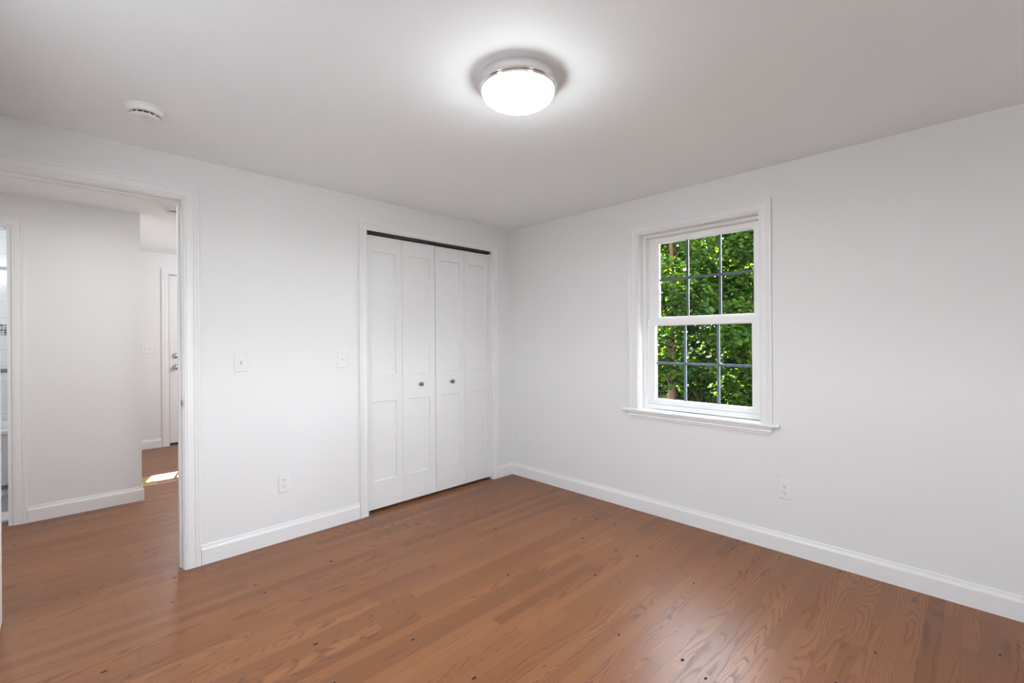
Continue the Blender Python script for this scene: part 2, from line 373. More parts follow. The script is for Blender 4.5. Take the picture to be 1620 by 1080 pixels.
# hall wall with the bathroom doorway, bathroom walls
b = MB()
b.box((-4.4, 1.605, 0), (-3.98, 1.72, H)); b.box((-3.98, 1.605, 2.075), (-3.30, 1.72, H)); b.box((-3.30, 1.605, 0), (-2.58, 1.72, H))
b.build('wall_hall', wall_m, kind=STRUCT)
b = MB(); b.box((-2.70, 1.72, 0), (-2.58, EY, H+.05)); b.build('wall_bathroom', wall_m, kind=STRUCT)
b = MB(); b.box((-4.4, 3.30, 0), (-2.70, 3.42, H+.05)); b.build('wall_bathroom_tile', tile_m, kind=STRUCT)
b = MB(); b.box((-4.55, 0, 0), (-4.4, 4.0, H+.05)); b.build('wall_hall_west', wall_m, kind=STRUCT)
# entry wall with the exterior door opening
DX0, DX1 = -2.115, -1.175
b = MB(); b.box((-4.4, EY, 0), (DX0, EY+.15, H+.05)); b.box((DX0, EY, 2.09), (DX1, EY+.15, H+.05)); b.box((DX1, EY, 0), (1.6, EY+.15, H+.05))
b.build('wall_entry', wall_m, kind=STRUCT)
b = MB(); b.box((1.6, 0, 0), (1.75, 4.0, H+.05)); b.build('wall_entry_east', wall_m, kind=STRUCT)

# baseboards
baseboard('baseboard_left', on_left, -2.474, -1.525)
baseboard('baseboard_left', on_left, -0.186, 0.0, 0, -1)
baseboard('baseboard_right', on_right, 0.0, -5.05, -1, -1)
baseboard('baseboard_hall', on_hall, -3.211, -2.58, 0, 1)
baseboard('baseboard_bathroom', lambda s, t, d: (-2.58+d, s, t), 1.605, EY, 1, -1)
baseboard('baseboard_entry', on_entry, -2.58, -2.182, -1, 0)
baseboard('baseboard_west', lambda s, t, d: (-3.5+d, s, t), -5.05, 0.0, -1, -1)
baseboard('baseboard_back', lambda s, t, d: (s, -5.05+d, t), -3.5, 0.0, -1, -1)

# ------------------------------------------------------------------ doorway of the bedroom (jambs, stops, casing)
tr = empty('trim_1', (-2.91, 0, 0), 'white moulded casing and jambs of the open doorway to the hall', 'door frame', kind=STRUCT)
casing('casing', on_left, -3.277, -2.549, 0, 2.056, .078, .080, .072, tr)
J0, J1, JH = -3.270, -2.556, 2.050
b = MB(); b.box((J0-.018, -.001, 0), (J0, T, JH+.018)); b.box((J1, -.001, 0), (J1+.018, T, JH+.018)); b.box((J0, -.001, JH), (J1, T, JH+.018)); b.build('jamb', trim_m, tr)
b = MB(); b.box((J0, .040, 0), (J0+.011, .074, JH-.011)); b.box((J1-.011, .040, 0), (J1, .074, JH-.011)); b.box((J0, .040, JH-.011), (J1, .074, JH)); b.build('door_stop', trim_m, tr, bevel=.002)
b = MB(); b.box((J1-.0015, .006, .893), (J1+.0005, .034, .951)); b.box((J1-.001, -.012, .905), (J1+.0012, .006, .939)); sk = b.build('strike_plate', nickel_m, tr, bevel=.0006)
b = MB(); b.box((J1-.0022, .012, .909), (J1-.0012, .027, .935)); b.build('latch_hole', dark_m, sk)

# open bedroom door, swung into the room along the left edge of the view
d1 = empty('door_1', (-3.264, -.008, 0), 'open white bedroom door seen edge-on at the far left', 'door', kind=STRUCT)
def panel_slab(b, s0, s1, t0, t1, dep, recs, fn, rec=.009, bev=.006):
    """door leaf: front face with recessed panels (recs = list of (s0,s1,t0,t1)), sides, back"""
    ss = sorted({s0, s1, *[r[0] for r in recs], *[r[1] for r in recs]}); ts = sorted({t0, t1, *[r[2] for r in recs], *[r[3] for r in recs]})
    inr = lambda a, c: any(r[0] <= a <= r[1] and r[2] <= c <= r[3] for r in recs)
    for i in range(len(ss)-1):
        for j in range(len(ts)-1):
            if inr((ss[i]+ss[i+1])/2, (ts[j]+ts[j+1])/2): continue
            b.add([fn(ss[i],ts[j],0), fn(ss[i+1],ts[j],0), fn(ss[i+1],ts[j+1],0), fn(ss[i],ts[j+1],0)], [(0,1,2,3)])
    for a0, a1, c0, c1 in recs:
        o = [(a0,c0),(a1,c0),(a1,c1),(a0,c1)]; q = [(a0+bev,c0+bev),(a1-bev,c0+bev),(a1-bev,c1-bev),(a0+bev,c1-bev)]
        vs = [fn(*p, 0) for p in o] + [fn(*p, -rec) for p in q]
        b.add(vs, [(0,1,5,4),(1,2,6,5),(2,3,7,6),(3,0,4,7),(4,5,6,7)])
    c = [(s0,t0),(s1,t0),(s1,t1),(s0,t1)]
    vs = [fn(*p, 0) for p in c] + [fn(*p, -dep) for p in c]
    b.add(vs, [(0,4,5,1),(1,5,6,2),(2,6,7,3),(3,7,4,0),(7,6,5,4)])
b = MB(); fx = lambda s, t, d: (-3.2285+d, -s, t)
panel_slab(b, .008, .715, .012, 2.036, .035, [(.12,.60,.24,.88),(.12,.60,1.02,1.92)], fx); b.build('door_leaf', door_m, d1)
for z in (.2, 1.02, 1.85):
    b = MB(); b.box((-3.262, -.012, z-.045), (-3.232, -.007, z+.045)); b.build('hinge', nickel_m, d1)

# ------------------------------------------------------------------ closet: casing, track, bifold doors
tc_ = empty('trim_2', (-.86, 0, 0), 'white moulded casing around the bifold closet doors', 'closet frame', kind=STRUCT)
casing('casing', on_left, -1.461, -.254, 0, 2.060, .062, .070, .068, tc_)
C0, C1, CH = -1.466, -.249, 2.066
b = MB(); b.box((C0-.012, -.001, 0), (C0, T, CH+.009)); b.box((C1, -.001, 0), (C1+.013, T, CH+.009)); b.box((C0, -.001, CH), (C1, T, CH+.009)); b.build('jamb', trim_m, tc_)
b = MB(); b.box((C0, .024, 2.0445), (-.846, .060, CH)); b.box((-.842, .024, 2.0445), (C1, .060, CH)); b.build('door_track', track_m, tc_)
SEAM = [-1.4600, -1.1530, -.8490, -.8445, -.5415, -.2480]
FY = .030
def leaf_fn(y): return lambda s, t, d: (s, y-d, t)
def bifold(loc, label, a, m_, c, knob_leaf, knob_x, ztop):
    r = empty('bifold_door', loc, label, 'closet door', 'pairs of white bifold closet doors')
    for i, (x0, x1) in enumerate(((a, m_-.0012), (m_+.0012, c))):
        b = MB(); st = .054
        panel_slab(b, x0, x1, .020, ztop, .030, [(x0+st, x1-st, .222, .808), (x0+st, x1-st, 1.006, 1.922)], leaf_fn(FY), rec=.008, bev=.004)
        p = b.build('door_panel', door_m, r)
        if i == knob_leaf:
            kb = MB(); kb.lathe([(.0001,.0275),(.010,.0275),(.0145,.0260),(.0162,.0225),(.0155,.0185),(.010,.0125),(.0085,.009),(.0105,.004),(.0125,0)], fn=lambda x, y, z: (knob_x+x, FY-z, .915+y), seg=28)
            k_ = kb.build('door_knob', knob_m, p); k_['label'] = 'dark pewter round knob'
    return r
bl = bifold((-1.16, .045, 0), 'left pair of white two-panel bifold closet doors, beside the bare wall', SEAM[0], SEAM[1], SEAM[2], 1, -.992, 2.037)
br_ = bifold((-.55, .045, 0), 'right pair of white two-panel bifold closet doors, next to the room corner', SEAM[3], SEAM[4], SEAM[5], 0, -.683, 2.034)
for r, x0, x1 in ((bl, C0+.001, C0+.055), (br_, C1-.045, C1-.001)):
    b = MB(); b.box((x0, .034, .0002), (x1, .056, .003)); b.box((x0 if r is bl else x1-.003, .034, .0), (x0+.003 if r is bl else x1, .056, .014)); b.lathe([(.004, .003), (.004, .016)], origin=((x0+x1)/2+.008, .045, 0), seg=12); b.build('pivot_bracket', nickel_m, r)

# ------------------------------------------------------------------ window
wn = empty('window_1', (0, -1.752, .75), 'white double-hung window with grilles darkened as if backlit, looking out on leafy trees', 'window', kind=STRUCT)
casing('casing', on_right, -1.334, -2.162, .748, 2.031, .077, .072, .064, wn)
b = MB()   # jamb liner
b.box((-.001, -1.342, .745), (.15, -1.31, 2.05)); b.box((-.001, -2.185, .745), (.15, -2.155, 2.05)); b.box((-.001, -2.155, 2.024), (.15, -1.342, 2.05))
b.build('jamb', trim_m, wn)
b = MB()   # stool with rounded nose and horns, then sloping vinyl sill behind it
prof = [(.058,.726),(-.024,.726),(-.030,.728),(-.0335,.733),(-.0335,.741),(-.030,.746),(-.024,.748),(.058,.748)]
def st_y(x, end): return -1.212 if end == 0 else -2.266
b.strips([[(x, -1.212, z), (x, -2.266, z)] for x, z in [p for p in prof if p[0] <= 0] + [(-.0005, .748)] ] , caps=False)
b.box((-.0245, -2.266, .7262), (0, -1.212, .7478)); b.box((-.02, -2.155, .7262), (.058, -1.342, .7478))
b.build('stool', trim_m, wn)
b = MB()   # apron: moulding with mitred returns
AP = [(.0,.7262),(.023,.7262),(.023,.718),(.016,.712),(.015,.706),(.0185,.704),(.0185,.698),(.013,.694),(.012,.686),(.009,.679),(.006,.677),(.006,.670),(0,.670)]
ins = lambda t: (.7262-t)*.62
b.strips([[(-d, -1.247-ins(t), t), (-d, -2.236+ins(t), t)] for d, t in AP], caps=True); b.build('apron', trim_m, wn)
def ring_box(b, x0, x1, o, i):
    """rectangular frame between outer (y0,y1,z0,z1) and inner, depth x0..x1"""
    oy0, oy1, oz0, oz1 = o; iy0, iy1, iz0, iz1 = i
    op = [(oy0,oz0),(oy1,oz0),(oy1,oz1),(oy0,oz1)]; ip = [(iy0,iz0),(iy1,iz0),(iy1,iz1),(iy0,iz1)]
    vs = [(x0,*p) for p in op] + [(x0,*p) for p in ip] + [(x1,*p) for p in op] + [(x1,*p) for p in ip]
    fs = []
    for k in range(4):
        q = (k+1) % 4
        fs += [(k,q,4+q,4+k), (8+k,12+k,12+q,8+q), (k,8+k,8+q,q), (4+k,4+q,12+q,12+k)]
    b.add(vs, fs)
b = MB(); ring_box(b, .058, .145, (-1.342,-2.155,.752,2.024), (-1.366,-2.141,.786,2.004))
b.box((.100, -1.376, .786), (.106, -1.366, 2.004)); b.box((.100, -2.141, .786), (.106, -2.133, 2.004)); b.build('window_frame', vinyl_m, wn, bevel=.002)
def sash(name, x0, x1, o, i, vy, hz, gx):
    b = MB(); ring_box(b, x0, x1, o, i); ring_box(b, x0+.006, x1-.004, (i[0]+.004, i[1]-.004, i[2]-.004, i[3]+.004), (i[0]-.004, i[1]+.004, i[2]+.004, i[3]-.004))
    s_ = b.build(name, vinyl_m, wn, bevel=.0025)
    b = MB()
    for y in vy: b.box((gx-.004, y-.0085, i[2]), (gx+.004, y+.0085, i[3]))
    for z in hz: b.box((gx-.0042, i[1], z-.0085), (gx+.0042, i[0], z+.0085))
    g = b.build('grille', backlit_grille_m, s_); g['label'] = 'grille bars coloured slate as if backlit'
    for k, gxx in enumerate((gx-.008,)):
        b = MB(); b.add([(gxx, i[0]+.002, i[2]-.002), (gxx, i[1]-.002, i[2]-.002), (gxx, i[1]-.002, i[3]+.002), (gxx, i[0]+.002, i[3]+.002)], [(0,1,2,3)]); b.build('pane', glass_m, s_)
    return s_
sash('lower_sash', .064, .098, (-1.375,-2.139,.787,1.406), (-1.432,-2.094,.820,1.360), (-1.652,-1.879), (1.084,), .082)
sash('upper_sash', .106, .138, (-1.368,-2.136,1.372,2.003), (-1.440,-2.094,1.418,1.962), (-1.655,-1.878), (1.692,), .123)
b = MB(); b.box((.064, -1.765, 1.406), (.100, -1.715, 1.409)); b.box((.070, -1.755, 1.409), (.080, -1.725, 1.415)); b.build('sash_lock', vinyl_m, wn)

# unseen west window, added to let more daylight in - frame and glass
w2 = empty('added_window_west', (-3.5, -1.58, .9), 'added unseen double-hung window on the west wall, letting in fill daylight', 'window', kind=STRUCT)
b = MB(); ring_box(b, -3.61, -3.53, (-1.37,-1.79,.9,2.0), (-1.41,-1.75,.94,1.96)); b.box((-3.59,-1.75,1.43), (-3.55,-1.41,1.47)); b.build('window_frame', vinyl_m, w2)
b = MB(); b.add([(-3.57,-1.408,.938),(-3.57,-1.752,.938),(-3.57,-1.752,1.962),(-3.57,-1.408,1.962)], [(0,1,2,3)]); b.build('pane', glass_m, w2)

w3 = empty('added_window_south', (-2.40, -5.05, .85), 'added unseen double-hung window on the south wall, letting in fill daylight', 'window', kind=STRUCT)  # unseen south window, added to brighten ceiling and walls
b = MB(); b.box((-2.85,-5.16,.85),(-2.80,-5.08,2.05)); b.box((-2.00,-5.16,.85),(-1.95,-5.08,2.05)); b.box((-2.80,-5.16,.85),(-2.00,-5.08,.90)); b.box((-2.80,-5.16,2.0),(-2.00,-5.08,2.05)); b.box((-2.80,-5.14,1.43),(-2.00,-5.10,1.47)); b.build('window_frame', vinyl_m, w3)
b = MB(); b.add([(-2.802,-5.12,.898),(-1.998,-5.12,.898),(-1.998,-5.12,2.002),(-2.802,-5.12,2.002)], [(0,1,2,3)]); b.build('pane', glass_m, w3)

# ------------------------------------------------------------------ ceiling lamp
LX, LY = -1.74, -1.82
cl = empty('ceiling_light', (LX, LY, H), 'lit round flush ceiling light with chrome rim and white glass dome', 'ceiling light')
b = MB(); b.lathe([(.10,H-.0002),(.1500,H-.0002),(.1545,H-.003),(.1560,H-.009),(.1558,H-.013),(.1540,H-.026),(.1530,H-.036),(.1532,H-.0375),(.1545,H-.039),(.1548,H-.041),(.1538,H-.0435),(.1515,H-.0445),(.1490,H-.0445),(.1482,H-.0460),(.1490,H-.0475),(.1485,H-.0500),(.1465,H-.0515),(.1410,H-.0515),(.1405,H-.047),(.12,H-.047)], origin=(LX, LY, 0), seg=96)
b.build('chrome_rim', chrome_m, cl)['label'] = 'polished chrome rim'
b = MB(); b.lathe([(.1428*math.cos(a), H-.0500-.059*math.sin(a)) for a in [PI/2*i/16 for i in range(17)]], origin=(LX, LY, 0), seg=96)
b.build('glass_dome', diff_m, cl)['label'] = 'glowing white glass dome'

# ------------------------------------------------------------------ smoke detectors
def smoke(cx, cy, label, sc=1.0, led=True):
    r = empty('smoke_detector', (cx, cy, H), label, 'smoke detector', 'white ceiling smoke detectors')
    L_ = lambda prof, nm, m_, par: MB().lathe([(a*sc, H-h*sc) for a, h in prof], origin=(cx, cy, 0), seg=56).build(nm, m_, par)
    L_([(.03,.0001),(.0690,.0001),(.0700,.002),(.0700,.007),(.0685,.0085),(.064,.009)], 'mounting_base', smoke_m, r)
    h_ = L_([(.064,.008),(.0665,.0092),(.0665,.011),(.0650,.024),(.0605,.0300),(.0570,.0310),(.0530,.0290),(.0450,.0288)], 'housing', smoke_m, r)
    v = L_([(.047,.0280),(.047,.0400)], 'vent_ring', dark_m, r)
    b = MB()
    for i in range(14):
        a = 2*PI*i/14; c, s_ = math.cos(a), math.sin(a)
        f = lambda x, y, z: (cx+(x*c-y*s_)*sc, cy+(x*s_+y*c)*sc, H-z*sc)
        b.box((.0465,-.0011,.0285), (.0540,.0011,.0400), f)
    b.build('vent_fin', smoke_m, v)
    cp = L_([(.030,.0385),(.0545,.0385),(.0560,.0400),(.0555,.0425),(.0520,.0440),(.0200,.0455),(.0195,.0445),(.0185,.0445),(.0180,.0462),(.0001,.0465)], 'cover', smoke_m, r)
    b = MB(); b.lathe([(.0001,.0463),(.0035,.0463),(.0035,.0455)], fn=lambda x, y, z: (cx+x*sc-.004, cy+y*sc-.010*sc, H-z*sc-.0006), seg=10); b.lathe([(.0001,.0463),(.0025,.0463),(.0025,.0455)], fn=lambda x, y, z: (cx+x*sc+.006, cy+y*sc-.012*sc, H-z*sc-.0006), seg=10); b.build('indicator_light', knob_m, cp)
    return r
smoke(-2.766, -.527, 'round white smoke detector on the bedroom ceiling above the doorway')
smoke(-2.400, 1.255, 'small white smoke detector on the hall ceiling, seen through the doorway', .95)

# ------------------------------------------------------------------ switches, outlets
def rounded_plate(b, fn, s0, s1, t0, t1, d=.0055, e=.004, r=.006):
    def loop(in_, dd):
        pts = []
        x0, x1, z0, z1 = s0+in_, s1-in_, t0+in_, t1-in_
        rr = max(r-in_, .0015)
        for cx, cz, a0 in ((x1-rr,z0+rr,-PI/2),(x1-rr,z1-rr,0),(x0+rr,z1-rr,PI/2),(x0+rr,z0+rr,PI)):
            for i in range(5): a = a0+PI/2*i/4; pts.append(fn(cx+rr*math.cos(a), cz+rr*math.sin(a), dd))
        return pts
    l0, l1, l2 = loop(0, 0), loop(0, d*.45), loop(e, d)
    n = len(l0); vs = l0+l1+l2; fs = []
    for k in range(n):
        q = (k+1) % n; fs += [(k,q,n+q,n+k),(n+k,n+q,2*n+q,2*n+k)]
    fs.append(tuple(range(2*n, 3*n))); b.add(vs, fs)
def disc(b, fn, s, t, r, d0, d1, seg=14):
    b.lathe([(r, d0), (r, d1), (.00005, d1)], fn=lambda x, y, z: fn(s+x, t+y, z), seg=seg, smooth=False)
def plate_thing(name, fn, s, t, w, h, label, cat, m_=None, group=None):
    p = fn(s, t, 0); r = empty(name, p, label, cat, group)
    b = MB(); rounded_plate(b, fn, s-w/2, s+w/2, t-h/2, t+h/2); pl = b.build('cover_plate', m_ or plastic_m, r)
    return r, pl
def outlet(fn, s, t, w, h, label):
    r, pl = plate_thing('wall_outlet', fn, s, t, w, h, label, 'outlet', group='white duplex wall outlets')
    for dz in (.0195, -.0195):
        b = MB(); c = t+dz
        pts = []
        for i in range(28):
            a = 2*PI*i/28; x, z = .0172*math.cos(a), .0172*math.sin(a); z = max(-.0135, min(.0135, z)); pts.append((s+x, c+z))
        vs = [fn(x, z, .0045) for x, z in pts] + [fn(s+(x-s)*.95, c+(z-c)*.95, .0078) for x, z in pts]; n = 28
        b.add(vs, [(k,(k+1)%n,n+(k+1)%n,n+k) for k in range(n)] + [tuple(range(n,2*n))])
        rc = b.build('receptacle', plastic_m, r)
        for dx, hh in ((-.0064,.0042),(.0064,.0034)):
            b = MB(); b.box((s+dx-.0011, c+.004-hh, .0070), (s+dx+.0011, c+.004+hh, .0081), fn); b.build('slot', dark_m, rc)
        b = MB(); disc(b, fn, s, c-.0075, .0026, .0070, .0081); b.build('ground_hole', dark_m, rc)
    b = MB(); disc(b, fn, s, t, .0028, .005, .0066); b.build('screw', plastic_m, r)
def toggle(r, fn, s, t, m_):
    b = MB(); b.box((s-.0052, t-.012, .0050), (s+.0052, t+.012, .0066), fn); q = b.build('toggle_collar', m_, r, bevel=.0006)
    b = MB(); vs = [fn(s-.0042,t-.006,.006),fn(s+.0042,t-.006,.006),fn(s+.0042,t+.003,.006),fn(s-.0042,t+.003,.006),fn(s-.0032,t+.004,.018),fn(s+.0032,t+.004,.018),fn(s+.0032,t+.0095,.017),fn(s-.0032,t+.0095,.017)]
    b.add(vs, [(0,1,5,4),(1,2,6,5),(2,3,7,6),(3,0,4,7),(4,5,6,7)]); b.build('toggle_lever', m_, r)
    for dz in (.0302, -.0302):
        b = MB(); disc(b, fn, s, t+dz, .0028, .005, .0063); b.build('screw', m_, r)
r, pl = plate_thing('light_switch', on_left, -2.267, 1.139, .074, .116, 'glossy film-covered white light switch beside the doorway', 'light switch', gloss_m)
toggle(r, on_left, -2.267, 1.139, plastic_m)
b = MB()
for z0, z1 in ((1.139,1.1455),(1.127,1.131)): b.box((-2.2735,z0,.0062),(-2.2640,z1,.0071), on_left)
b.build('dark_mark', knob_m, r)  # two small dark bars around the lever
r, pl = plate_thing('light_switch', on_left, -1.648, 1.134, .071, .118, 'plain matte white light switch beside the closet casing', 'light switch')
toggle(r, on_left, -1.648, 1.134, plastic_m)
r, pl = plate_thing('light_switch', on_entry, -2.310, 1.186, .116, .116, 'white double light switch on the far entry wall, seen through the doorway', 'light switch')
for x in (-2.333, -2.287): toggle(r, on_entry, x, 1.186, plastic_m)
outlet(on_left, -2.031, .365, .068, .122, 'white duplex outlet on the wall between doorway and closet')
outlet(on_right, -2.289, .370, .070, .112, 'white duplex outlet on the window wall, below the window\'s near end')
r, pl = plate_thing('wall_jack', on_right, -.424, .371, .078, .112, 'small faint white jack plate low on the window wall near the room corner', 'wall plate')
for dz in (.012, -.020):
    b = MB(); b.box((-.424-.007, .371+dz-.0075, .0050), (-.424+.007, .371+dz+.0075, .0068), on_right); q = b.build('jack', plastic_m, r)

# ------------------------------------------------------------------ bathroom doorway and bathroom glimpse
tb = empty('trim_3', (-3.63, 1.605, 0), 'white casing of the bathroom doorway across the hall', 'door frame', kind=STRUCT)
casing('casing', on_hall, -3.99, -3.278, 0, 2.066, .07, .075, .066, tb)
b = MB(); b.box((-3.30+.0, 1.604, 0), (-3.284, 1.74, 2.075)); b.box((-3.98, 1.604, 0), (-3.965, 1.74, 2.075)); b.box((-3.965, 1.604, 2.062), (-3.30, 1.74, 2.075)); 
b = MB(); b.box((-3.30, 1.604, 0), (-3.284, 1.74, 2.062)); b.box((-3.98, 1.604, 0), (-3.965, 1.74, 2.062)); b.box((-3.98, 1.604, 2.062), (-3.284, 1.74, 2.075)); b.build('jamb', trim_m, tb)
b = MB(); b.box((-3.965, 1.74, 0), (-3.284, 1.98, .012)); b.build('trim_4', marble_m, kind=STRUCT, bevel=.003)
tag(bpy.data.objects['trim_4'], 'white marble threshold of the bathroom doorway', 'threshold')
# accent strips on the tile wall
for z0, z1, m_, nm in ((1.945, 1.978, grey_tile_m, 'trim_5'), (1.338, 1.442, mosaic_m, 'trim_6'), (.988, 1.022, grey_tile_m, 'trim_7')):
    b = MB(); b.box((-4.4, 3.294, z0), (-2.70, 3.301, z1)); b.build(nm, m_, kind=STRUCT)
tub = empty('bathtub', (-3.55, 2.95, 0), 'white bathtub in the bathroom, glimpsed past the far doorway', 'bathtub')
b = MB()
o4 = lambda z, i, f=0: [(-4.38+i, 2.55+i, z), (-2.72-i, 2.55+i, z), (-2.72-i, 3.29-i, z), (-4.38+i, 3.29-i, z)]
loops = [o4(.0, .03), o4(.50, .015), o4(.505, .0), o4(.535, .0), o4(.545, .01), o4(.545, .06), o4(.50, .08), o4(.18, .13), o4(.15, .17)]
rows = [l+[l[0]] for l in loops]; b.strips(rows); b.add(loops[-1], [(0,1,2,3)]); b.build('tub_shell', tub_m, tub, bevel=.008)
b = MB(); b.box((-4.38, 2.562, .055), (-2.72, 2.582, .085)); b.build('base_strip', grey_tile_m, tub)

# ------------------------------------------------------------------ entry: exterior door, threshold strip, floor register
d2 = empty('door_2', (-1.645, EY+.05, 0), 'white exterior door with deadbolt and knob at the far end beyond the hall', 'door', kind=STRUCT)
casing('casing', on_entry, DX0+.012, DX1-.012, 0, 2.084, .072, .070, .072, d2)
b = MB(); fe = lambda s, t, d: (s, EY+.022-d, t)
panel_slab(b, -2.0955, -1.195, .032, 1.62, .044, [(-1.965,-1.68,.25,.82),(-1.61,-1.325,.25,.82)], fe)
for a in ((-2.0955,1.62,-1.97,2.078), (-1.32,1.62,-1.195,2.078), (-1.97,1.92,-1.32,2.078), (-1.765,1.62,-1.745,1.92), (-1.545,1.62,-1.525,1.92)): b.box((a[0], EY+.022, a[1]), (a[2], EY+.066, a[3]))
b.build('door_leaf', door_m, d2)
b = MB(); b.add([(-1.972,EY+.045,1.618),(-1.318,EY+.045,1.618),(-1.318,EY+.045,1.922),(-1.972,EY+.045,1.922)], [(0,1,2,3)]); b.build('pane', glass_m, d2)
b = MB(); b.box((DX0, EY+.001, 0), (DX0+.0125, EY+.15, 2.09)); b.box((DX1-.0125, EY+.001, 0), (DX1, EY+.15, 2.09)); b.box((DX0, EY+.001, 2.084), (DX1, EY+.15, 2.09)); b.build('jamb', trim_m, d2)
b = MB(); b.box((DX0+.0125, EY+.035, .01), (-2.0955, EY+.075, 2.084)); b.box((-2.0955, EY+.035, 2.079), (-1.195, EY+.075, 2.084)); b.build('weatherstrip', rubber_m, d2)
b = MB(); b.box((-2.0955, EY+.020, .006), (-1.195, EY+.060, .032)); b.build('door_sweep', rubber_m, d2)
b = MB(); b.box((DX0+.0125, EY+.0, 0), (DX1-.0125, EY+.15, .006)); b.build('sill', nickel_m, d2)
b = MB(); b.lathe([(.0001,.028),(.018,.027),(.024,.020),(.0335,.010),(.0345,0)], fn=lambda x, y, z: (-2.036+x, EY+.022-z, 1.092+y), seg=28); b.box((-2.040, EY-.016, 1.080), (-2.032, EY-.004, 1.104)); b.build('deadbolt', nickel_m, d2)
b = MB(); b.lathe([(.0001,.066),(.018,.064),(.0265,.054),(.0280,.045),(.022,.034),(.013,.028),(.013,.008),(.034,.006),(.0345,0)], fn=lambda x, y, z: (-2.036+x, EY+.022-z, .953+y), seg=28); b.build('door_knob', nickel_m, d2)

b = MB(); b.box((-2.565, 2.028, .0), (1.5, 2.050, .004)); b.build('trim_8', mat('threshold_oak', (.62,.45,.31), .35, bump=(60,.1), var=.1), kind=STRUCT)
rg = empty('floor_register', (-2.48, 2.20, 0), 'brass floor register beside the hall wall corner', 'floor vent')
b = MB(); rx0, rx1, ry0, ry1 = -2.535, -2.430, 2.060, 2.345
b.box((rx0, ry0, 0), (rx1, ry0+.012, .005)); b.box((rx0, ry1-.012, 0), (rx1, ry1, .005)); b.box((rx0, ry0+.012, 0), (rx0+.012, ry1-.012, .005)); b.box((rx1-.012, ry0+.012, 0), (rx1, ry1-.012, .005)); b.build('register_frame', brass_m, rg, bevel=.001)
b = MB()
for i in range(19):
    y = ry0+.016+i*.0138; b.box((rx0+.012, y, .0005), (rx1-.012, y+.0075, .004))
b.build('louver', brass_m, rg)
b = MB(); b.box((rx0+.012, ry0+.012, .0002), (rx1-.012, ry1-.012, .0009)); b.build('duct_opening', dark_m, rg)

# ------------------------------------------------------------------ outdoors: lawn and trees
GZ = -0.60
b = MB(); b.box((-80, -60, GZ-.3), (80, 60, GZ)); b.build('ground', lawn_m, kind=STRUCT)
concrete_m = mat('bounce_concrete', (0.70, 0.695, 0.685), 0.85, bump=(30, 0.5), var=0.15)
b = MB(); b.box((-14, -9, GZ), (-3.9, 9, GZ+.02)); b.box((-3.9, -16, GZ), (6, -6.2, GZ+.02)); b.build('bounce_slab', concrete_m, kind=STRUCT)  # added slab, bounces sunlight up through the unseen windows
def leaf_mesh(name, centers, radii, n_per, size, rng):
    cs = np.repeat(np.array(centers), n_per, axis=0); rs = np.repeat(np.array(radii), n_per)
    N = len(cs)
    d = rng.normal(size=(N, 3)); d /= np.linalg.norm(d, axis=1)[:, None]
    rad = rs * rng.uniform(.35, 1.05, N)**.7
    pos = cs + d * rad[:, None] * np.array([1, 1, .75])
    nrm = d*.5 + np.array([0, 0, .8]) + rng.normal(size=(N, 3))*.45; nrm /= np.linalg.norm(nrm, axis=1)[:, None]
    ax = np.cross(nrm, rng.normal(size=(N, 3))); ax /= np.linalg.norm(ax, axis=1)[:, None]
    bx = np.cross(nrm, ax)
    s = size * rng.uniform(.6, 1.25, N)[:, None]
    # lobed leaf outline, folded along the midrib
    shp = [(-.5, 0, 0), (-.18, .42, .07), (.12, .26, .05), (.30, .34, .04), (.58, 0, -.06), (.30, -.34, .04), (.12, -.26, .05), (-.18, -.42, .07)]
    V = np.stack([pos + s*(a*ax + c*bx + e*nrm) for a, c, e in shp], axis=1).reshape(-1, 3)
    me = bpy.data.meshes.new(name); me.vertices.add(N*8); me.vertices.foreach_set('co', V.ravel())
    quads = np.array([(0, 1, 2, 3, 4), (0, 4, 5, 6, 7)])
    li = (np.arange(N)[:, None, None]*8 + quads[None]).reshape(-1)
    me.loops.add(len(li)); me.loops.foreach_set('vertex_index', li)
    me.polygons.add(N*2); me.polygons.foreach_set('loop_start', np.arange(N*2)*5); me.polygons.foreach_set('loop_total', np.full(N*2, 5))
    me.update(); me.validate()
    return me
def tree(x, y, h, cr, base, label, seed, lm, nc=46, npl=150, size=.13, trunk=.11, lean=0.0):
    rng = np.random.default_rng(seed)
    r = empty('leafy_tree', (x, y, GZ), label, 'tree', 'leafy trees outside the window')
    top = GZ + h
    pts = [(x, y, GZ), (x+lean*.3+.03, y+.02, GZ+h*.3), (x+lean*.6-.03, y-.04, GZ+h*.6), (x+lean, y, GZ+h*.9)]
    b = MB(); b.tube(pts, [trunk*1.25, trunk, trunk*.7, trunk*.2], 10); b.build('trunk', bark_m, r)
    cen = []; rad = []; bb = MB()
    for i in range(nc):
        z = base + (top-base)*rng.uniform(0, 1)**.9; f = (z-base)/(top-base)
        R = cr*(math.sin(PI*(.16+.80*f))**.65)
        a = rng.uniform(0, 2*PI); q = R*rng.uniform(.25, 1.0)
        c = (x+q*math.cos(a)+lean*f, y+q*math.sin(a), z); cen.append(c); rad.append(rng.uniform(.38, .72)*cr/1.9)
        if i % 2 == 0: bb.tube([(x+lean*f*.8, y, max(GZ+.5, z-.7)), ((x+c[0])/2, (y+c[1])/2, z-.25), c], [trunk*.3, trunk*.2, .008], 6)
    bb.build('branch', bark_m, r)
    me = leaf_mesh('foliage', cen, rad, npl, size, rng); me.materials.append(lm)
    o = bpy.data.objects.new('foliage', me); COL.objects.link(o); o.parent = r; o.matrix_parent_inverse = Matrix.Translation(-r.location)
    return r
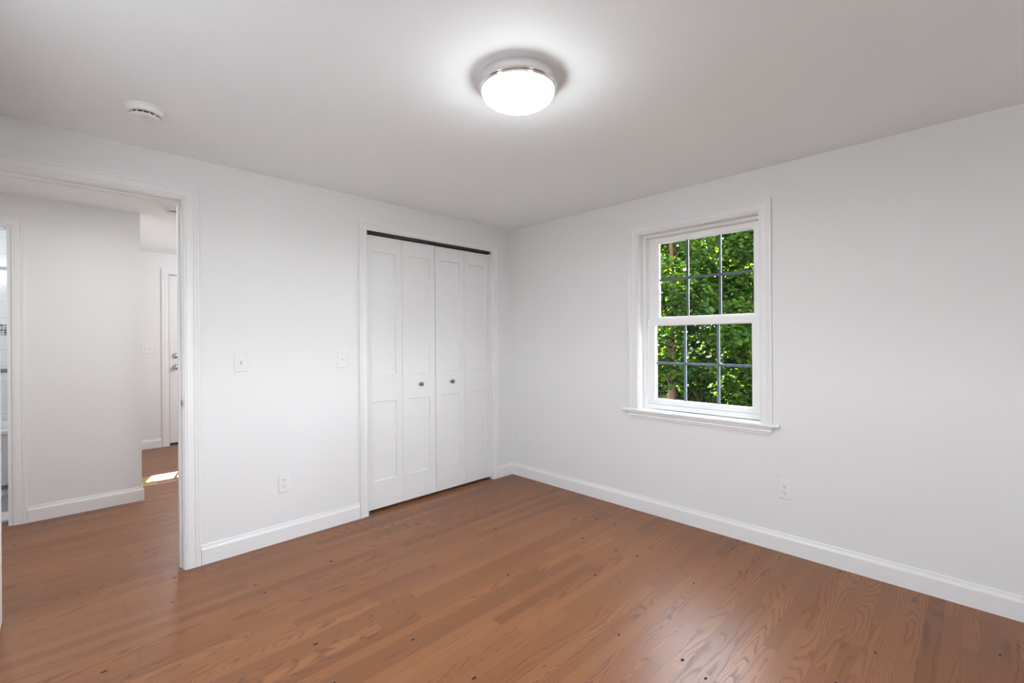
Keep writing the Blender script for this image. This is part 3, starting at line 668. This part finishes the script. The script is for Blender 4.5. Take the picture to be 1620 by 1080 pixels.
# x is distance beyond the window wall
tree(9.0, 2.86, 6.3, 1.8, 0.2, 'sunlit maple tree with a bare orange-brown trunk at the left of the window view', 3, leaf_a, 74, 230, .115, .085)
tree(9.8, 0.9, 5.6, 1.8, -.35, 'bushy mid-green tree behind the right half of the window view', 5, leaf_a, 84, 230, .115, .09)
tree(12.6, 5.6, 6.4, 1.9, -.3, 'yellow-green tree at the far left edge of the window view', 7, leaf_a, 70, 200, .14, .11)
tree(13.4, 3.0, 6.6, 1.9, -.2, 'dense green tree in the middle of the window view, behind the maple', 9, leaf_b, 76, 210, .14, .12)
tree(13.8, 0.4, 7.0, 1.7, -.1, 'tall dark blue-green tree at the upper right of the window view', 11, leaf_b, 52, 130, .13, .12)
tree(18.5, 6.6, 7.4, 2.5, 0.0, 'distant dark tree behind the yellow-green tree', 13, leaf_b, 70, 180, .19, .15)
tree(19.0, 2.9, 6.4, 2.3, 0.2, 'distant dark tree behind the dense green tree', 15, leaf_b, 70, 180, .19, .15)
tree(3.3, 6.3, 12.8, 2.7, 4.5, 'added tall tree out of view, placed to keep sun off the window', 17, leaf_a, 90, 190, .22, .18)  # unseen, added to block direct sun from the bedroom window
tree(11.6, 9.6, 5.6, 2.0, -.2, 'green tree north of the yellow-green tree, left of the window view', 31, leaf_b, 60, 170, .16, .12)
tree(16.0, 10.6, 6.6, 2.3, -.2, 'distant tree at the far north end of the tree line', 32, leaf_b, 60, 170, .18, .13)
tree(10.2, -2.6, 5.8, 1.8, -.3, 'bushy tree south of the others, right of the window view', 33, leaf_a, 60, 190, .13, .10)
tree(15.0, -3.6, 7.0, 2.2, -.1, 'distant dark tree at the south end of the tree line', 34, leaf_b, 60, 170, .17, .13)
def shrub(x, y, h, cr, label, seed, lm):
    rng = np.random.default_rng(seed)
    r = empty('garden_shrub', (x, y, GZ), label, 'shrub', 'shrubs under the trees')
    cen = []; rad = []; bb = MB()
    for i in range(34):
        z = GZ + h*rng.uniform(.08, 1); f = (z-GZ)/h; R = cr*(1-f**2.2*.75); a = rng.uniform(0, 2*PI); q = R*rng.uniform(.1, 1)
        c = (x+q*math.cos(a), y+q*math.sin(a), z); cen.append(c); rad.append(rng.uniform(.25, .45))
        if i % 3 == 0: bb.tube([(x+.05*math.cos(a), y+.05*math.sin(a), GZ), ((x+c[0])/2, (y+c[1])/2, (GZ+z)/2+.1), c], [.025, .016, .004], 6)
    bb.build('stem', bark_m, r)
    me = leaf_mesh('foliage', cen, rad, 190, .11, rng); me.materials.append(lm)
    o = bpy.data.objects.new('foliage', me); COL.objects.link(o); o.parent = r; o.matrix_parent_inverse = Matrix.Translation(-r.location)
shrub(10.6, 2.75, 1.75, .95, 'leafy shrub behind the foot of the bare orange-brown trunk', 21, leaf_a)
shrub(11.9, 3.9, 1.7, 1.0, 'leafy shrub at the lower left of the window view', 22, leaf_a)
shrub(12.0, 1.85, 1.5, 1.0, 'dark leafy shrub at the lower middle of the window view', 23, leaf_b)
shrub(16.2, 4.4, 2.4, 1.4, 'distant shrub low between the far dark trees', 24, leaf_b)
shrub(16.4, 1.6, 1.9, 1.3, 'distant shrub low behind the blue-green tree', 25, leaf_b)
